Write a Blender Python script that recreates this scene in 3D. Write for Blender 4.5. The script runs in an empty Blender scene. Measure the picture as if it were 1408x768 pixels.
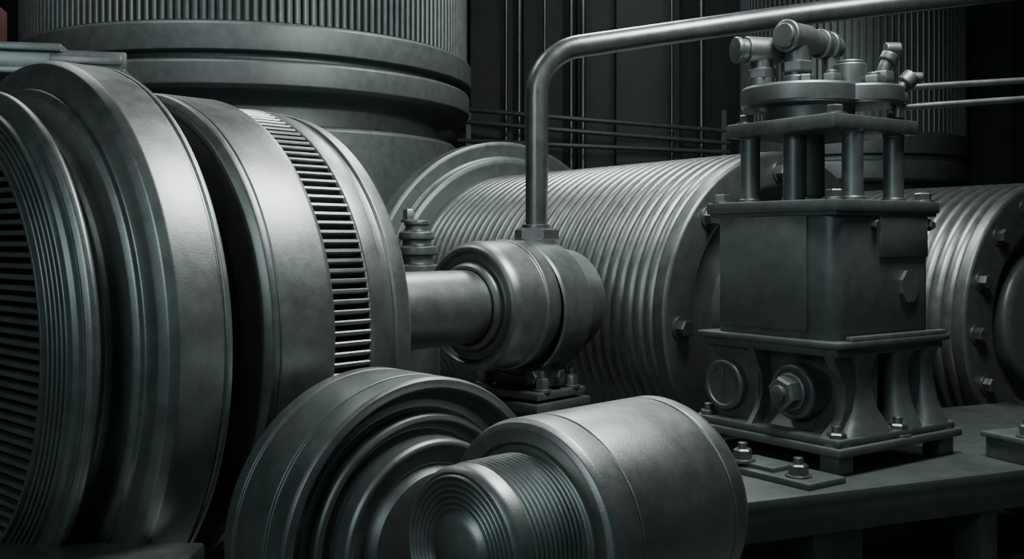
import bpy, bmesh, math, random
from mathutils import Vector, Matrix
random.seed(3)
H = 2.05   # camera height above floor; part coordinates are given relative to eye height
sc = bpy.context.scene

# ---------------------------------------------------------------- materials
def metal(name, col, metallic=0.75, rough=0.42, bump=0.04, scale=9.0, var=0.25):
    m = bpy.data.materials.new(name); m.use_nodes = True
    nt = m.node_tree; N = nt.nodes; L = nt.links
    b = N['Principled BSDF']
    b.inputs['Metallic'].default_value = metallic
    tc = N.new('ShaderNodeTexCoord')
    n1 = N.new('ShaderNodeTexNoise'); n1.inputs['Scale'].default_value = scale
    n1.inputs['Detail'].default_value = 8; n1.inputs['Roughness'].default_value = 0.65
    n2 = N.new('ShaderNodeTexNoise'); n2.inputs['Scale'].default_value = scale*14
    n2.inputs['Detail'].default_value = 4
    L.new(tc.outputs['Object'], n1.inputs['Vector']); L.new(tc.outputs['Object'], n2.inputs['Vector'])
    r = N.new('ShaderNodeValToRGB')
    r.color_ramp.elements[0].position = 0.3; r.color_ramp.elements[1].position = 0.72
    r.color_ramp.elements[0].color = (*[c*(1-var) for c in col], 1)
    r.color_ramp.elements[1].color = (*[min(1, c*(1+var*0.35)) for c in col], 1)
    L.new(n1.outputs['Fac'], r.inputs['Fac']); L.new(r.outputs['Color'], b.inputs['Base Color'])
    mr = N.new('ShaderNodeMapRange')
    mr.inputs['To Min'].default_value = rough-0.07; mr.inputs['To Max'].default_value = rough+0.1
    L.new(n1.outputs['Fac'], mr.inputs['Value']); L.new(mr.outputs['Result'], b.inputs['Roughness'])
    bp = N.new('ShaderNodeBump'); bp.inputs['Strength'].default_value = bump; bp.inputs['Distance'].default_value = 0.02
    L.new(n2.outputs['Fac'], bp.inputs['Height']); L.new(bp.outputs['Normal'], b.inputs['Normal'])
    return m
M_steel = metal('brushed_steel', (0.285, 0.312, 0.300), 0.88, 0.40)
M_rib = metal('ribbed_steel', (0.265, 0.292, 0.280), 0.85, 0.37)
M_pipe = metal('pipe_steel', (0.21, 0.232, 0.224), 0.88, 0.34)
M_mid = metal('grey_cast_metal', (0.18, 0.204, 0.198), 0.75, 0.42)
M_dark = metal('painted_dark_metal', (0.118, 0.138, 0.135), 0.4, 0.43, 0.06)
M_skid = metal('skid_paint', (0.078, 0.094, 0.092), 0.35, 0.5, 0.06)
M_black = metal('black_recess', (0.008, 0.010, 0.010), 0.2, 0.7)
M_bolt = metal('bolt_steel', (0.20, 0.222, 0.215), 0.82, 0.36)
M_tank = metal('tank_grey', (0.155, 0.180, 0.178), 0.6, 0.48)
M_wall = metal('dark_wall', (0.050, 0.060, 0.060), 0.0, 0.8, 0.3, 1.5)
M_wallp = metal('wall_panel_paint', (0.085, 0.093, 0.09), 0.1, 0.65, 0.2, 1.5)
M_floor = metal('concrete_floor', (0.06, 0.07, 0.07), 0.0, 0.7, 0.3, 2)
M_red = metal('dark_red_paint', (0.07, 0.008, 0.008), 0.1, 0.5)

# ---------------------------------------------------------------- builder
def axis_m(loc, n):
    n = Vector(n).normalized()
    return Matrix.Translation(Vector(loc)) @ Vector((1, 0, 0)).rotation_difference(n).to_matrix().to_4x4()

def roundp(p, r, n=3):
    out = [p[0]]
    for i in range(1, len(p)-1):
        a, b, c = Vector(p[i-1]), Vector(p[i]), Vector(p[i+1])
        d1, d2 = a-b, c-b
        if d1.length < 1e-6 or d2.length < 1e-6: continue
        ang = math.pi-d1.angle(d2)
        if ang < 0.2: out.append(tuple(b)); continue
        d = min(r, d1.length*.45, d2.length*.45)
        s, e = b+d1.normalized()*d, b+d2.normalized()*d
        for k in range(n+1):
            t = k/n
            out.append(tuple(s*(1-t)**2+b*2*t*(1-t)+e*t*t))
    out.append(p[-1]); return out

class B:
    def __init__(s): s.v = []; s.f = []
    def add(s, vs, fs, M=None):
        o = len(s.v)
        s.v += [tuple(M @ Vector(v)) if M is not None else tuple(v) for v in vs]
        s.f += [tuple(i+o for i in f) for f in fs]
    def lathe(s, prof, M=None, seg=128, r=0.006, closed=False, phase=0.0):
        if r > 0 and not closed: prof = roundp(prof, r)
        vs, fs, idx = [], [], []
        for (x, R) in prof:
            if R < 1e-6: idx.append([len(vs)]*seg); vs.append((x, 0, 0))
            else:
                idx.append(list(range(len(vs), len(vs)+seg)))
                for k in range(seg):
                    a = 2*math.pi*k/seg+phase
                    vs.append((x, R*math.cos(a), R*math.sin(a)))
        n = len(prof); rng = range(n) if closed else range(n-1)
        for i in rng:
            A, C = idx[i], idx[(i+1) % n]
            for k in range(seg):
                k2 = (k+1) % seg
                f = [A[k], A[k2], C[k2], C[k]]
                g = []
                for q in f:
                    if q not in g: g.append(q)
                if len(g) >= 3: fs.append(g)
        s.add(vs, fs, M)
    def box(s, c, size, M=None, bev=0.008, seg=2, rz=0, vert=None):
        bm = bmesh.new(); bmesh.ops.create_cube(bm, size=1)
        for v in bm.verts: v.co = Vector((v.co.x*size[0], v.co.y*size[1], v.co.z*size[2]))
        if vert:
            es = [e for e in bm.edges if abs((e.verts[0].co-e.verts[1].co).normalized().z) > .9]
            bmesh.ops.bevel(bm, geom=es, offset=vert, segments=6, affect='EDGES', profile=.5)
        if bev > 0:
            es = [e for e in bm.edges if len(e.link_faces) == 2 and e.calc_face_angle() > .6]
            bmesh.ops.bevel(bm, geom=es, offset=bev, segments=seg, affect='EDGES', profile=.5)
        T = Matrix.Translation(c) @ Matrix.Rotation(rz, 4, 'Z')
        if M is not None: T = M @ T
        bm.verts.ensure_lookup_table(); bm.verts.index_update()
        s.add([v.co for v in bm.verts], [[v.index for v in f.verts] for f in bm.faces], T)
        bm.free()
    def loft(s, secs, M=None, p=5, seg=48):
        vs, fs = [], []
        for z, cx, cy, hx, hy in secs:
            for k in range(seg):
                a = 2*math.pi*(k+.5)/seg; c, d = math.cos(a), math.sin(a)
                vs.append((cx+hx*math.copysign(abs(c)**(2/p), c), cy+hy*math.copysign(abs(d)**(2/p), d), z))
        for i in range(len(secs)-1):
            for k in range(seg):
                k2 = (k+1) % seg
                fs.append([i*seg+k, i*seg+k2, (i+1)*seg+k2, (i+1)*seg+k])
        fs.append(list(range(seg))); fs.append([(len(secs)-1)*seg+k for k in range(seg)])
        s.add(vs, fs, M)
    def prism(s, poly, t, M):
        n = len(poly)
        vs = [(-t/2, a, b) for a, b in poly]+[(t/2, a, b) for a, b in poly]
        fs = [list(range(n)), list(range(2*n-1, n-1, -1))]+[[i, (i+1) % n, (i+1) % n+n, i+n] for i in range(n)]
        s.add(vs, fs, M)
    def bolt(s, loc, n, r=.03, h=.03, washer=True, stud=False):
        M = axis_m(loc, n); ph = random.random()
        w = 0
        if washer:
            w = h*.22
            s.lathe([(-.004, r*1.35), (w, r*1.35), (w, 0)], M, 20, .002)
        s.lathe([(0, r), (w+h*.85, r), (w+h, r*.84), (w+h, 0)], M, 6, 0, phase=ph)
        if stud: s.lathe([(0, r*.5), (w+h*1.6, r*.5), (w+h*1.7, 0)], M, 12, .002)
    def tube(s, pts, r, bend=0, seg=20, n=10):
        P = [Vector(p) for p in pts]
        if bend:
            out = [P[0]]
            for i in range(1, len(P)-1):
                d1, d2 = P[i-1]-P[i], P[i+1]-P[i]
                d = min(bend, d1.length*.48, d2.length*.48)
                a, e = P[i]+d1.normalized()*d, P[i]+d2.normalized()*d
                th = d1.angle(d2); R = d*math.tan(th/2)
                bis = (d1.normalized()+d2.normalized())
                if bis.length < 1e-3: out.append(P[i]); continue
                c = P[i]+bis.normalized()*(R/math.sin(th/2))
                va, ve = a-c, e-c; om = va.angle(ve)
                for k in range(n+1):
                    t = k/n
                    out.append(c+(va*math.sin((1-t)*om)+ve*math.sin(t*om))/math.sin(om))
            out.append(P[-1]); P = out
        T = [(P[min(i+1, len(P)-1)]-P[max(i-1, 0)]).normalized() for i in range(len(P))]
        nrm = T[0].orthogonal().normalized(); vs = []; fs = []
        for i, p in enumerate(P):
            nrm = (nrm-T[i]*nrm.dot(T[i])).normalized(); bn = T[i].cross(nrm)
            for k in range(seg):
                a = 2*math.pi*k/seg
                vs.append(p+nrm*math.cos(a)*r+bn*math.sin(a)*r)
        for i in range(len(P)-1):
            for k in range(seg):
                k2 = (k+1) % seg
                fs.append([i*seg+k, i*seg+k2, (i+1)*seg+k2, (i+1)*seg+k])
        fs.append(list(range(seg))); fs.append([(len(P)-1)*seg+k for k in range(seg)])
        s.add(vs, fs)
    def obj(s, name, mat, parent=None, ang=32):
        me = bpy.data.meshes.new(name); me.from_pydata(s.v, [], s.f); me.validate()
        bm = bmesh.new(); bm.from_mesh(me); bmesh.ops.recalc_face_normals(bm, faces=bm.faces); bm.to_mesh(me); bm.free()
        me.shade_smooth(); me.set_sharp_from_angle(angle=math.radians(ang))
        me.materials.append(mat)
        o = bpy.data.objects.new(name, me); sc.collection.objects.link(o)
        if parent: o.parent = parent
        return o

def empty(name, x, y, z, rz=0):
    e = bpy.data.objects.new(name, None); e.empty_display_size = .2
    e.location = (x, y, z+H); e.rotation_euler = (0, 0, math.radians(rz))
    sc.collection.objects.link(e); return e

FL = -H
# ---------------------------------------------------------------- room
b = B(); b.box((1, 9, -.1), (22, 24, .2), bev=0); b.obj('floor', M_floor)
b = B(); b.box((1, 18.1, 4), (22, .2, 8), bev=0); b.obj('wall_back', M_wall)
b = B(); b.box((-9.1, 9, 4), (.2, 18, 8), bev=0); b.obj('wall_left', M_wall)
b = B(); b.box((11.1, 9, 4), (.2, 18, 8), bev=0); b.obj('wall_right', M_wall)
b = B(); b.box((1, 9, 8.1), (22, 18, .2), bev=0); b.obj('ceiling', M_wall)
b = B()
for x, w in [(-.35, .75), (2.35, 1.1), (8.3, .75), (9.4, .5)]:
    b.box((x, 17.8, 4), (w, .4, 8), bev=.02)
b.obj('trim_1', M_wallp)
b = B()
for x in (.55, 1.5, 4.6, 7.4): b.box((x, 17.95, 4), (.7, .1, 7.6), bev=.01)
b.obj('trim_2', M_wallp)
e = empty('wall_conduit', 0, 17.2, FL)
b = B()
for x, r in [(-.1, .035), (.12, .05), (.55, .04), (1.0, .045), (1.2, .05), (3.2, .05), (2.7, .03), (8.75, .05)]:
    b.tube([(x, 0, 0), (x, 0, 7.98)], r, seg=12)
    b.box((x, .4, 1), (.08, .75, .05), bev=0)
b.obj('pipes', M_bolt, e)
e = empty('service_pipe_run', 0, 16.5, FL)
b = B()
for z0, z1 in ((4.22, 3.85), (4.02, 3.65), (3.7, 3.5)):
    b.tube([(-.9, .35, z0), (1.0, 0, (z0+z1)/2-.02), (3.6, .35, z1)], .04, bend=.8, seg=12)
for x in (-.72, 3.5): b.box((x, .35, 2.1), (.08, .08, 4.2), bev=0)
b.obj('pipes', M_dark, e)

# ---------------------------------------------------------------- vertical finned tanks
def tank(x, y, R, zr, nf, top):
    e = empty('finned_tank', x, y, FL)
    UP = axis_m((0, 0, 0), (0, 0, 1))
    k = R/2.68
    z = zr+H
    b = B()
    b.lathe([(0, 0), (0, 2.50*k), (z-1.03, 2.50*k), (z-.99, 2.46*k), (z-.97, 2.28*k), (z-.78, 2.28*k),
             (z-.73, 2.34*k), (z-.69, 2.42*k), (z-.66, 2.60*k), (z-.62, 2.66*k), (z-.40, 2.66*k), (z-.37, 2.63*k), (z-.36, 2.55*k),
             (z-.30, 2.55*k), (z-.29, 2.68*k), (z-.03, 2.68*k), (z, 2.65*k), (z, 2.55*k), (top, 2.55*k), (top, 0)], UP, 200, .012)
    b.obj('shell', M_tank, e)
    b = B()
    hh = top-z-.02
    for i in range(nf):
        a = 2*math.pi*i/nf
        b.box(((2.585*k)*math.cos(a), (2.585*k)*math.sin(a), z+hh/2), (.09*k, .042*k, hh), bev=.012*k, seg=1, rz=a)
    b.obj('fins', M_tank, e)
tank(-3.19, 12.6, 2.68, 2.157, 200, 6.6)
tank(5.04, 15.19, 1.63, 1.45, 110, 6.6)

# ---------------------------------------------------------------- turbine
e = empty('turbine', .17, 7.0, -.425, 48)
b = B()
b.lathe([(-3.655, .95), (-3.655, 1.02), (-3.635, 1.05), (-3.615, 1.055), (-3.60, 1.045), (-3.59, 1.0), (-3.585, .93), (-3.52, .915), (-3.50, .93),
         (-3.49, .955), (-3.485, 1.05), (-3.47, 1.075), (-3.45, 1.08), (-3.445, 1.10), (-3.44, 1.15), (-3.42, 1.19), (-3.385, 1.207),
         (-3.205, 1.207), (-3.202, 1.199), (-3.190, 1.199), (-3.187, 1.207), (-3.165, 1.204), (-3.153, 1.18), (-3.153, .8)], None, 220, .006)
b.obj('front_rim', M_steel, e)
b = B()
prof = [(-3.65, 1.03), (-3.66, 1.0), (-3.675, .985)]
n = 5
for i in range(n):
    t0 = i/n
    s0 = -3.68-.05*t0; r0 = .98-.075*t0
    prof += [(s0-.012, r0), (s0-.016, r0-.005), (s0-.016, r0-.010), (s0+.002, r0-.0145)]
prof += [(-3.75, .90), (-3.75, .885), (-3.68, .88)]
b.lathe(prof, None, 200, .002)
b.obj('grooved_collar', M_mid, e)
b = B()
z = -.86
while z < .87:
    w = math.sqrt(max(0, .885**2-z*z))
    b.box((-3.72, 0, z), (.035, 2*w, .019), bev=.004, seg=1)
    z += .041
b.box((-3.735, -.45, 0), (.012, .02, 1.4), bev=0)
b.obj('louvre_slats', M_steel, e)
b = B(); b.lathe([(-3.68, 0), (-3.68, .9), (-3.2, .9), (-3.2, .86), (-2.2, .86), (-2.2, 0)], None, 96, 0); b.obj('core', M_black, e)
b = B()
b.lathe([(-2.90, .8), (-2.93, 1.04), (-2.946, 1.06), (-2.946, 1.085), (-2.92, 1.115), (-2.895, 1.12), (-2.893, 1.113), (-2.885, 1.113), (-2.883, 1.12), (-2.63, 1.12), (-2.605, 1.11), (-2.60, 1.09), (-2.60, .8)], None, 220, .006)
b.lathe([(-2.395, .8), (-2.395, 1.085), (-2.385, 1.095), (-2.30, 1.092), (-2.295, 1.075), (-2.24, 1.073), (-2.235, 1.088), (-2.15, 1.075), (-2.125, 1.055), (-2.12, .95), (-2.10, .9), (-2.05, .55), (-2.0, .35), (-1.95, .3), (-1.95, 0)], None, 220, .006)
b.obj('rear_rims', M_steel, e)
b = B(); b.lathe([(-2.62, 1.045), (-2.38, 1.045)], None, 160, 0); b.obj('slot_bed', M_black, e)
b = B()
for i in range(150):
    a = 2*math.pi*i/150
    M = Matrix.Rotation(a, 4, 'X')
    b.box((-2.5, 0, 1.065), (.23, .021, .05), M, bev=.005, seg=1)
b.obj('slot_bars', M_steel, e)
b = B(); b.lathe([(-2.1, .235), (-.667, .235), (-.667, 0)], None, 96, .0)
b.lathe([(-2.02, .34), (-1.9, .32), (-1.86, .24)], None, 96, .01)
b.obj('shaft', M_steel, e)
b = B()
for s in (-3.3, -2.75, -2.3):
    b.box((s, 0, -1.22), (.16, 1.3, .5), bev=.02)
b.box((-2.85, -.05, -1.37), (2.4, 1.7, .22), bev=.02)
b.box((-2.85, 0, -1.55), (2.2, 1.4, .14), bev=0)
b.obj('plinth', M_mid, e)
b = B(); b.box((-1.78, 3.52, (H-1.14)/2), (1.24, .66, H-1.14), bev=.012); b.obj('concrete_plinth', M_mid)

# bearing housing (same axis)
e = empty('bearing_housing', .17, 7.0, -.425, 48)
b = B()
b.lathe([(-.66, .0), (-.66, .22), (-.70, .245), (-.70, .26), (-.68, .28), (-.64, .292), (-.635, .34), (-.66, .352), (-.675, .362), (-.675, .38), (-.655, .40), (-.62, .414), (-.585, .42),
         (-.385, .42), (-.38, .432), (-.345, .432), (-.34, .42), (-.335, .42), (.04, .42), (.08, .405), (.10, .385), (.12, .38),
         (.30, .36), (.345, .33), (.36, .27), (.36, 0)], None, 128, .010)
b.obj('barrel', M_steel, e)
b = B()
b.lathe([(.36, .15), (.432, .15), (.432, 0)], axis_m((0, 0, 0), (0, 0, 1)), 48, .004)
b.box((-.1, 0, -.47), (.26, .5, .16), bev=.02)
b.lathe([(-.25, .445), (-.23, .455), (.03, .455), (.05, .445), (.05, .40), (-.25, .40)], Matrix.Translation((0, 0, -.03)), 96, .004)
b.box((-.1, 0, -.585), (.5, .62, .05), bev=.01)
b.box((-.1, 0, -.66), (.56, .66, .06), bev=.01)
b.box((-.1, 0, -.86), (.34, .34, .36), bev=.01)
b.box((-.1, 0, -1.32), (.44, .5, .60), bev=.01)
b.obj('saddle', M_mid, e)
b = B()
for sy in (-1, 1):
    for sx in (-.25, .05):
        b.bolt((sx, sy*.26, -.56), (0, 0, 1), .045, .07, True, True)
b.bolt((-.24, -.2, -.47), (-1, 0, 0), .05, .05)
b.bolt((-.1, -.25, -.47), (0, -1, 0), .045, .05)
b.obj('bolts', M_bolt, e)

# main pipe
e = empty('steam_pipe', 0, 0, -H)
b = B()
b.tube([(.17, 7, .04+H), (.17, 7, 1.29+H), (2.04, 7.2, 1.594+H), (3.5, 7.0, 1.73+H), (5.6, 6.7, 1.85+H), (5.6, 6.7, 7.98)], .078, bend=.3, seg=28, n=14)
b.obj('pipe', M_pipe, e)
b = B(); M = axis_m((.17, 7, .008+H), (0, 0, 1))
b.lathe([(0, 0), (0, .155), (.06, .155), (.075, .135), (.075, 0)], M, 6, 0, phase=.3)
b.lathe([(.07, .1), (.10, .1), (.10, .07)], M, 32, .004)
b.obj('union_nut', M_bolt, e)

# ---------------------------------------------------------------- ribbed heat exchangers
def exchanger(x, y, z, rz, R, L, nr, hub, far=True, rec=.8, angs=None):
    e = empty('ribbed_heat_exchanger', x, y, z, rz)
    b = B(); k = R/1.248
    prof = [(-L, 0), (-L, R*.95)]
    s0 = -L+.02; s1 = -.13*k; p = (s1-s0)/nr
    for i in range(nr):
        for j in range(6):
            t = j/6
            prof.append((s0+p*(i+t), R-.034*k+.034*k*math.sin(math.pi*t)**.6))
    prof += [(s1, R-.034*k)]
    b.lathe(prof, None, 180, 0)
    b.obj('ribbed_shell', M_rib, e, 60)
    b = B()
    b.lathe([(s1-.01, R-.1), (s1-.01, R-.02), (s1+.015, R-.006), (-.02, R-.006), (0, R-.03), (0, R*rec), (-.015, R*(rec-.025)), (-.05, R*(rec-.035)), (-.07, R*(rec-.06)), (-.16, R*(rec-.10)), (-.16, 0)], None, 180, .01)
    b.obj('end_flange', M_mid, e)
    b = B()
    if hub: b.lathe([(-.16, R*.52), (-.05, R*.51), (-.02, R*.47), (-.01, R*.3), (-.01, 0)], None, 96, .03)
    else: b.lathe([(-.16, R*.5), (-.02, R*.48), (.0, R*.44), (0, 0)], None, 96, .02)
    b.obj('hub', M_dark, e)
    b = B()
    for a in (angs or [183-45*i for i in range(8)]):   # angle from +Y toward +Z
        a = math.radians(a)
        b.bolt((0, R*.87*math.cos(a), R*.87*math.sin(a)), (1, 0, 0), .062*k, .065*k)
    b.obj('bolts', M_bolt, e)
    if far:
        b = B()
        b.lathe([(-L-.35, 0), (-L-.35, R*1.26), (-L-.33, R*1.30), (-L-.12, R*1.30), (-L-.10, R*1.27), (-L-.10, R*1.17), (-L-.07, R*1.15), (-L-.02, R*1.15), (-L, R*1.11), (-L, 0)], None, 160, .01)
        b.obj('rear_flange', M_mid, e)
    b = B()
    for s in (-L*.8, -.6):
        b.box((s, 0, -(z+H)/2 - R*.3), (.3, R*1.2, (z+H)-R*.6), bev=.02)
    b.obj('saddles', M_dark, e)
exchanger(2.09, 7.8, -.563, -56, 1.248, 3.73, 31, False)
exchanger(4.57, 8.6, -.676, -60, 1.17, 3.3, 26, True, False, .70, [136, 160, 184, 208, 232, 256, 280, 304, 328, 352, 16, 40, 64, 88, 112])

# valve bonnet behind turbine
e = empty('relief_valve', -.73, 7.8, 0)
b = B(); U = axis_m((0, 0, 0), (0, 0, 1))
b.lathe([(-H, .18), (-.19, .18), (-.18, .13), (-.12, .125), (-.11, .165), (-.05, .16), (-.04, .115), (.0, .11), (.01, .14), (.06, .135), (.07, .09), (.11, .085), (.12, .10), (.15, .095), (.16, 0)], U, 48, .006)
b.obj('bonnet', M_mid, e)
b = B(); b.bolt((-.06, 0, .14), (0, 0, 1), .045, .08); b.obj('cap_bolt', M_bolt, e)

# ---------------------------------------------------------------- front drums
e = empty('pulley_drum', -.31, 3.82, -1.136, -48.2)
b = B()
b.lathe([(-.48, 0), (-.48, .56), (-.455, .60), (-.42, .62), (-.36, .62), (-.357, .610), (-.343, .610), (-.340, .62), (-.135, .62), (-.132, .609), (-.115, .609), (-.112, .62),
         (-.02, .62), (-.002, .612), (0, .60), (0, .580), (-.015, .572), (-.05, .560), (-.085, .53), (-.09, .50), (-.075, .485), (-.03, .482), (-.018, .472), (-.018, .455), (-.06, .44), (-.07, .42),
         (-.04, .40), (.03, .395), (.045, .385), (.045, .37), (.02, .35), (.01, .30), (.06, .28), (.06, 0)], None, 200, .004)
b.obj('drum_shell', M_mid, e)
b = B()
M = axis_m((-.30, -.61*math.cos(.28), -.61*math.sin(.28)), (0, -math.cos(.28), -math.sin(.28)))
b.lathe([(-.02, .08), (.02, .08), (.03, .07), (.03, .055), (.035, .05), (.035, 0)], M, 48, .004)
b.obj('side_cap', M_mid, e)
b = B(); b.box((-.22, 0, -.74), (.34, .6, .348), bev=.01); b.obj('stand', M_dark, e)

e = empty('threaded_roller', .04, 3.31, -.968, 45)
b = B()
b.lathe([(.0, .24), (.0, .275), (.012, .285), (.012, .30), (-.004, .31), (-.006, .355), (.004, .375), (.03, .385), (.13, .385), (.132, .379), (.139, .379), (.141, .385),
         (.64, .385), (.643, .376), (.653, .376), (.656, .385), (.71, .385), (.745, .372), (.755, .35), (.755, 0)], None, 200, .004)
b.obj('roller_body', M_steel, e)
b = B()
prof = [(-.302, 0), (-.302, .095), (-.290, .112), (-.284, .118)]
for i in range(6):
    r = .122+i*.0185
    prof += [(-.282, r), (-.292, r+.005), (-.295, r+.010), (-.292, r+.014), (-.282, r+.0175)]
prof += [(-.286, .238), (-.276, .25), (-.258, .256), (-.215, .256)]
n = 11; p = .225/n
for i in range(n):
    s = -.215+i*p
    prof += [(s, .244), (s+p*.2, .255), (s+p*.5, .259), (s+p*.8, .255)]
prof += [(.01, .244)]
b.lathe(prof, Matrix.Translation((0, 0, .02)), 160, 0)
b.obj('threaded_boss', M_steel, e, 50)
b = B(); b.box((.38, 0, -.69), (.4, .4, .78), bev=.01); b.box((.38, 0, -1.025), (.6, .6, .11), bev=.01); b.obj('stand', M_dark, e)

# ---------------------------------------------------------------- skid
ang = math.degrees(math.atan2(.69, 1.66))
e = empty('machine_skid', .7, 4.79, 0, ang)
b = B()
b.box((2.1, .89, -1.315), (4.2, 1.78, .07), bev=.008)
b.box((2.1, .10, -1.42), (4.15, .14, .16), bev=.01)
b.box((2.1, 1.66, -1.42), (4.15, .14, .16), bev=.01)
for x in (.12, 1.0, 2.15, 3.2, 4.0):
    b.box((x, .16, -1.74), (.12, .2, .62), bev=.01)
    b.box((x, 1.62, -1.74), (.12, .2, .62), bev=.01)
    b.box((x, .9, -1.45), (.1, 1.4, .2), bev=.01)
b.box((2.1, .35, -1.95), (4.15, .1, .16), bev=.01)
b.box((1.15, .16, -1.62), (.35, .05, .3), bev=.01)
b.obj('frame', M_skid, e)
e2 = empty('anchor_plate', 1.46, 5.53, -1.28, 35)
b = B(); b.box((0, 0, .0175), (.30, .62, .035), bev=.006); b.box((-.0, .12, .045), (.2, .3, .03), bev=.004); b.obj('plate', M_dark, e2)
b = B()
for x, y in ((-.05, -.16), (-.08, .2)): b.bolt((x, y, .035 if y < 0 else .06), (0, 0, 1), .052, .055, True, True)
b.obj('bolts', M_bolt, e2)
e2 = empty('foot_bracket', 3.0, 5.95, -1.28, ang)
b = B(); b.box((0, 0, .06), (.3, .3, .12), bev=.008); b.box((0, 0, .135), (.34, .34, .03), bev=.005); b.obj('block', M_dark, e2)
b = B(); b.bolt((-.08, -.08, .15), (0, 0, 1), .045, .06, True, True); b.bolt((.1, -.08, .15), (0, 0, 1), .045, .06, True, True); b.obj('bolts', M_bolt, e2)

# ---------------------------------------------------------------- pump unit
e = empty('hydraulic_pump', 1.90, 6.26, 0, 35)
b = B()
b.box((0, 0, -.2), (.92, .92, .74), bev=.006, vert=.10)
b.box((0, 0, .195), (.98, .98, .07), bev=.01)
b.box((0, 0, .155), (.95, .95, .03), bev=.004)
b.box((-.465, .06, -.19), (.02, .66, .66), bev=.006)
b.box((.16, -.465, .02), (.46, .02, .24), bev=.006)
b.box((0, 0, -.58), (1.06, 1.06, .035), bev=.006)
b.box((0, 0, -.62), (1.0, 1.0, .05), bev=.006)
b.box((.05, -.50, -.555), (.90, .05, .04), bev=.006)
b.obj('body', M_dark, e)
b = B()
M = Matrix.Translation((.2, -.46, -.27)) @ Matrix.Rotation(math.radians(90), 4, 'Z')
oct_ = [(.085*math.cos(a), .10*math.sin(a)) for a in [math.radians(22.5+45*i) for i in range(8)]]
b.prism(oct_, .05, M)
b.obj('inspection_boss', M_dark, e, 20)
# pedestal
b = B()
b.loft([(-.63, 0, 0, .42, .42), (-.68, 0, 0, .38, .38), (-.78, 0, 0, .35, .35), (-.92, 0, 0, .35, .35), (-1.02, 0, 0, .38, .38), (-1.09, 0, 0, .44, .44)])
def web(M, t, o1=.52, o2=.47, o3=.54):
    b.prism([(.1, -.635), (o1, -.635), (o1-.03, -.70), (o2-.03, -.80), (o2-.03, -.92), (o2, -1.0), (o3, -1.09), (.1, -1.09)], t, M)
RZ = lambda a, x, y: Matrix.Translation((x, y, 0)) @ Matrix.Rotation(math.radians(a), 4, 'Z')
web(RZ(90, 0, .10), .035)
web(RZ(90, 0, -.44), .06, .50, .42); web(RZ(90, 0, .5), .03, .40, .36)
for cx, w0, w1 in ((-.22, .09, .20), (.14, .07, .12), (.40, .06, .12)):
    b.loft([(-.63, cx, -.36, w0*1.5, .15), (-.70, cx, -.36, w0*1.15, .13), (-.82, cx, -.36, w0, .12), (-.95, cx, -.37, w0*1.3, .13), (-1.03, cx, -.38, w1*.9, .15), (-1.09, cx, -.38, w1*1.15, .17)], p=4, seg=32)
for sx in (-.42, .42): web(RZ(0, sx, 0), .06)
web(RZ(-90, 0, -.42), .06); web(RZ(-90, 0, .4), .06)
b.box((0, 0, -1.105), (1.10, 1.10, .04), bev=.008)
b.box((0, 0, -1.15), (1.16, 1.16, .045), bev=.008)
for sx in (-.48, .48):
    for sy in (-.48, .48): b.box((sx, sy, -1.225), (.13, .13, .11), bev=.01)
b.obj('pedestal', M_dark, e)
b = B()
M = axis_m((-.33, .34, -.885), (-1, 0, 0))
b.lathe([(-.0, .155), (.16, .155), (.175, .145), (.175, .125), (.165, .12), (.165, 0)], M, 48, .004)
b.box((.169, 0, 0), (.006, .2, .012), M, bev=0)
M = axis_m((-.30, -.17, -.87), (-1, 0, 0))
b.lathe([(-.1, .16), (.17, .16), (.185, .15), (.185, .13), (.175, .125), (.175, 0)], M, 48, .004)
b.lathe([(.15, .11), (.20, .11), (.205, .10), (.205, 0)], M, 36, .003)
b.lathe([(.2, .095), (.27, .095), (.285, .08), (.285, 0)], M, 6, 0, phase=.2)
b.lathe([(.28, .048), (.31, .048), (.315, 0)], M, 24, .003)
b.obj('port_covers', M_mid, e)
# posts and top plate
b = B()
for x, y in ((-.3, .3), (.3, -.3), (-.15, -.34), (.3, .3)):
    M = axis_m((x, y, .22), (0, 0, 1))
    b.lathe([(0, .07), (.03, .07), (.035, .06), (.40, .06), (.405, .065), (.42, .065)], M, 32, .003)
M = axis_m((-.10, .04, .22), (0, 0, 1))
b.lathe([(0, .14), (.04, .14), (.05, .115), (.42, .115)], M, 48, .004)
M = axis_m((-.22, .02, .22), (0, 0, 1))
b.lathe([(0, .07), (.42, .07)], M, 32, .004)
b.obj('posts', M_mid, e)
b = B()
b.box((0, 0, .675), (.81, .81, .085), bev=.01)
def UPM(x, y): return axis_m((x, y, 0), (0, 0, 1))
b.lathe([(.70, .27), (.80, .27), (.815, .30), (.825, .36)], UPM(-.05, .05), 64, .004)
b.lathe([(.815, 0), (.815, .355), (.83, .37), (.92, .37), (.935, .36), (.935, 0)], UPM(-.07, .09), 96, .004)
b.lathe([(.815, 0), (.815, .235), (.83, .25), (.915, .25), (.928, .24), (.928, 0)], UPM(.18, -.16), 96, .004)
b.obj('head_plates', M_mid, e)
b = B()
for x, y, z in ((-.42, .42, .23), (-.42, -.42, .23), (.42, -.42, .23), (.42, .42, .23)):
    b.bolt((x, y, z), (0, 0, 1), .05, .045)
for x, y in ((-.3, -.33), (-.33, .3), (.33, -.3)): b.bolt((x, y, .718), (0, 0, 1), .05, .045)
for x, y in ((-.48, .48), (-.48, -.48), (.48, -.48), (.05, -.5)):
    b.bolt((x, y, -1.128), (0, 0, 1), .055, .06, True, True)
for x in (-.12, .42): b.bolt((x, -.455, .09), (0, -1, 0), .028, .03)
for sx in (-.2, .12):
    b.bolt((sx, -.05, .93), (0, 0, 1), .05, .05)
b.obj('bolts', M_bolt, e)
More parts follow.
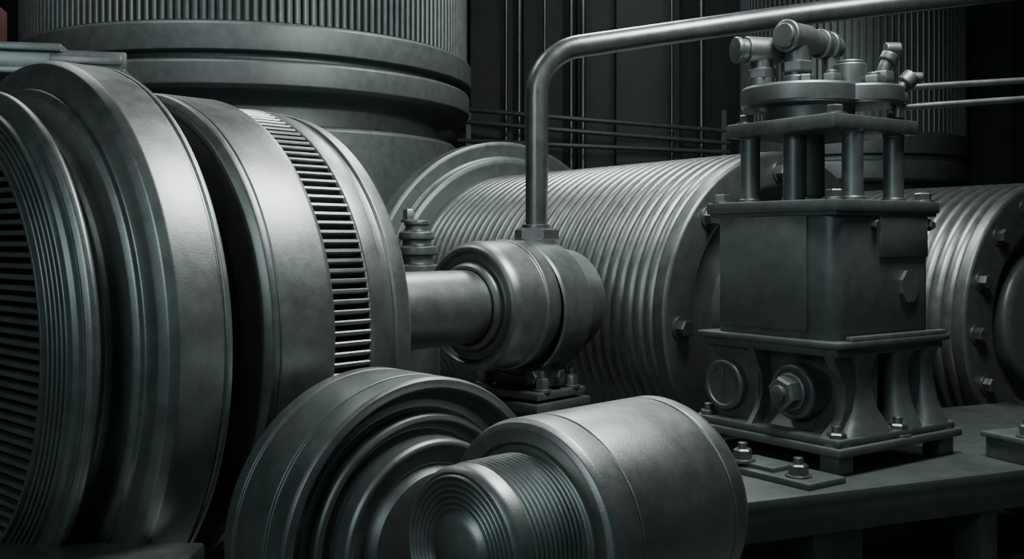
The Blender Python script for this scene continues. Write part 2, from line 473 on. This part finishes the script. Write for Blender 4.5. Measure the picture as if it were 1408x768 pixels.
# fittings on the head, in pump-local coordinates
b = B()
def ring(p, n, r, l):
    b.lathe([(-l/2, 0), (-l/2, r*.94), (-l/2+.008, r), (l/2-.008, r), (l/2, r*.94), (l/2, 0)], axis_m(p, n), 28, .003)
def hexr(p, n, r, l):
    b.lathe([(-l/2, 0), (-l/2, r*.9), (-l/2+.01, r), (l/2-.01, r), (l/2, r*.9), (l/2, 0)], axis_m(p, n), 6, 0, phase=.4)
cx = Vector((math.cos(math.radians(-35)), math.sin(math.radians(-35)), 0))  # world +X in local frame
cy = Vector((-cx.y, cx.x, 0))
def wp(dx, dy, z): v = cx*dx+cy*dy; return (v.x, v.y, z)
d1 = cx*1.0+cy*.25; d2 = cx*.75+cy*.6
ring(wp(-.36, .02, 1.165), d1, .085, .22); ring(wp(-.49, -.015, 1.165), d1, .068, .07); ring(wp(-.52, -.02, 1.165), d1, .08, .035)
ring(wp(-.36, .02, 1.04), (0, 0, 1), .065, .2); hexr(wp(-.36, .02, 1.02), (0, 0, 1), .088, .07); ring(wp(-.36, .02, .965), (0, 0, 1), .078, .06)
ring(wp(-.22, .05, 1.165), d1, .06, .2)
ring(wp(-.16, -.06, 1.23), d2, .088, .20); ring(wp(-.245, -.125, 1.23), d2, .098, .035); ring(wp(-.265, -.14, 1.23), d2, .075, .03)
ring(wp(-.02, .05, 1.225), d2, .075, .22); ring(wp(.02, .08, 1.22), d2, .092, .05); ring(wp(.08, .12, 1.215), d2, .092, .04)
ring(wp(.12, .15, 1.21), d2, .07, .08)
ring(wp(-.17, -.07, 1.08), (0, 0, 1), .07, .25); hexr(wp(-.17, -.07, 1.05), (0, 0, 1), .095, .07); ring(wp(-.17, -.07, .96), (0, 0, 1), .09, .07)
ring(wp(.10, .13, 1.08), (0, 0, 1), .055, .25)
ring(wp(.17, -.03, 1.0), (0, 0, 1), .098, .15); ring(wp(.17, -.03, 1.085), (0, 0, 1), .082, .02)
hexr(wp(.02, -.14, .965), (0, 0, 1), .06, .07); ring(wp(.02, -.14, 1.0), (0, 0, 1), .035, .04)
hexr(wp(.27, -.15, .955), (0, 0, 1), .068, .06); ring(wp(.27, -.15, .99), (0, 0, 1), .04, .03)
b.tube([wp(.38, .0, .88), wp(.38, .0, 1.04), wp(.44, .0, 1.16)], .04, bend=.04, seg=16)
hexr(wp(.38, 0, 1.0), (0, 0, 1), .066, .07); ring(wp(.42, 0, 1.12), (cx.x*.5, cx.y*.5, 1), .055, .05); ring(wp(.44, 0, 1.17), cx, .045, .09)
b.tube([wp(.44, -.1, .74), wp(.44, -.1, .9), wp(.52, -.1, .99)], .035, bend=.04, seg=16)
hexr(wp(.44, -.1, .86), (0, 0, 1), .055, .06); ring(wp(.5, -.1, .97), (cx.x, cx.y, 1), .055, .07); ring(wp(.52, -.1, .98), cx, .035, .12)
b.obj('pipe_fittings', M_mid, e)
b = B()
b.tube([wp(.38, .0, .93), wp(1.4, .0, .99), wp(3.2, .0, 1.06), wp(3.2, .0, -H)], .02, bend=.1, seg=12)
b.tube([wp(.40, -.08, .80), wp(1.4, -.08, .87), wp(3.35, -.08, .95), wp(3.35, -.08, -H)], .02, bend=.1, seg=12)
b.obj('hydraulic_lines', M_steel, e)

# ---------------------------------------------------------------- top-left beam
e = empty('steel_bracket_beam', -3.2, 7.0, -.03, 12)
b = B()
b.box((-.2, 0, 1.16), (1.5, .5, .05), bev=.008)
b.box((-.2, -.2, 1.24), (1.5, .06, .12), bev=.008)
b.box((-.6, -.1, 1.31), (1.5, .35, .05), bev=.008)
b.box((.3, -.22, 1.24), (.45, .06, .06), bev=.008)
b.box((-.33, -.26, 1.23), (.1, .05, .17), bev=.008)
b.box((-.8, 0, -.445), (.25, .3, 3.15), bev=.01)
b.obj('beam', M_steel, e)
e = empty('red_alarm_box', -3.60, 6.9, 1.305, 12)
b = B(); b.box((-.02, 0, .14), (.30, .3, .28), bev=.015); b.box((-.02, -.155, .14), (.2, .02, .18), bev=.005); b.obj('casing', M_red, e)

# ---------------------------------------------------------------- lights
def area(name, loc, tgt, sx, sy, p, col=(.96, 1, .98)):
    l = bpy.data.lights.new(name, 'AREA'); l.shape = 'RECTANGLE'; l.size = sx; l.size_y = sy; l.energy = p; l.color = col
    o = bpy.data.objects.new(name, l); sc.collection.objects.link(o); o.location = loc
    o.rotation_euler = (Vector(tgt)-Vector(loc)).to_track_quat('-Z', 'Y').to_euler()
area('overhead_lamp', (1.9, 4.9, H+4.0), (.2, 5.8, H-.5), 1.6, 1.6, 350)
area('tank_rim_light', (-3.8, 8.0, H+5.2), (-2.5, 9.5, H), 1.5, 1.5, 95)  # unseen rim light added for the left tank, not a fixture
area('overhead_lamp.002', (0.8, 10.0, H+4.8), (.8, 8.5, H), 1.5, 1.5, 230)
area('wall_fill', (2.0, 14.0, H+5.5), (2.0, 17.5, H+1), 3.0, 1.5, 40, (.85, .97, 1))  # added fill to lift the dark background, no fixture there
area('front_left_fill', (-3.5, -1.5, H+2.6), (.5, 5.5, H-.6), 3.0, 2.4, 105, (.82, .97, 1))  # added fill behind camera left, brightens faces turned this way
w = bpy.data.worlds.new('World'); sc.world = w; w.use_nodes = True
w.node_tree.nodes['Background'].inputs[0].default_value = (.36, .62, .64, 1)
w.node_tree.nodes['Background'].inputs[1].default_value = .10

# ---------------------------------------------------------------- camera
c = bpy.data.cameras.new('camera'); co = bpy.data.objects.new('camera', c); sc.collection.objects.link(co)
co.location = (0, 0, H); co.rotation_euler = (math.radians(90), 0, 0)
c.sensor_width = 36; c.lens = 1400/1408*36; c.shift_y = -54/1408; c.clip_end = 100
sc.camera = co
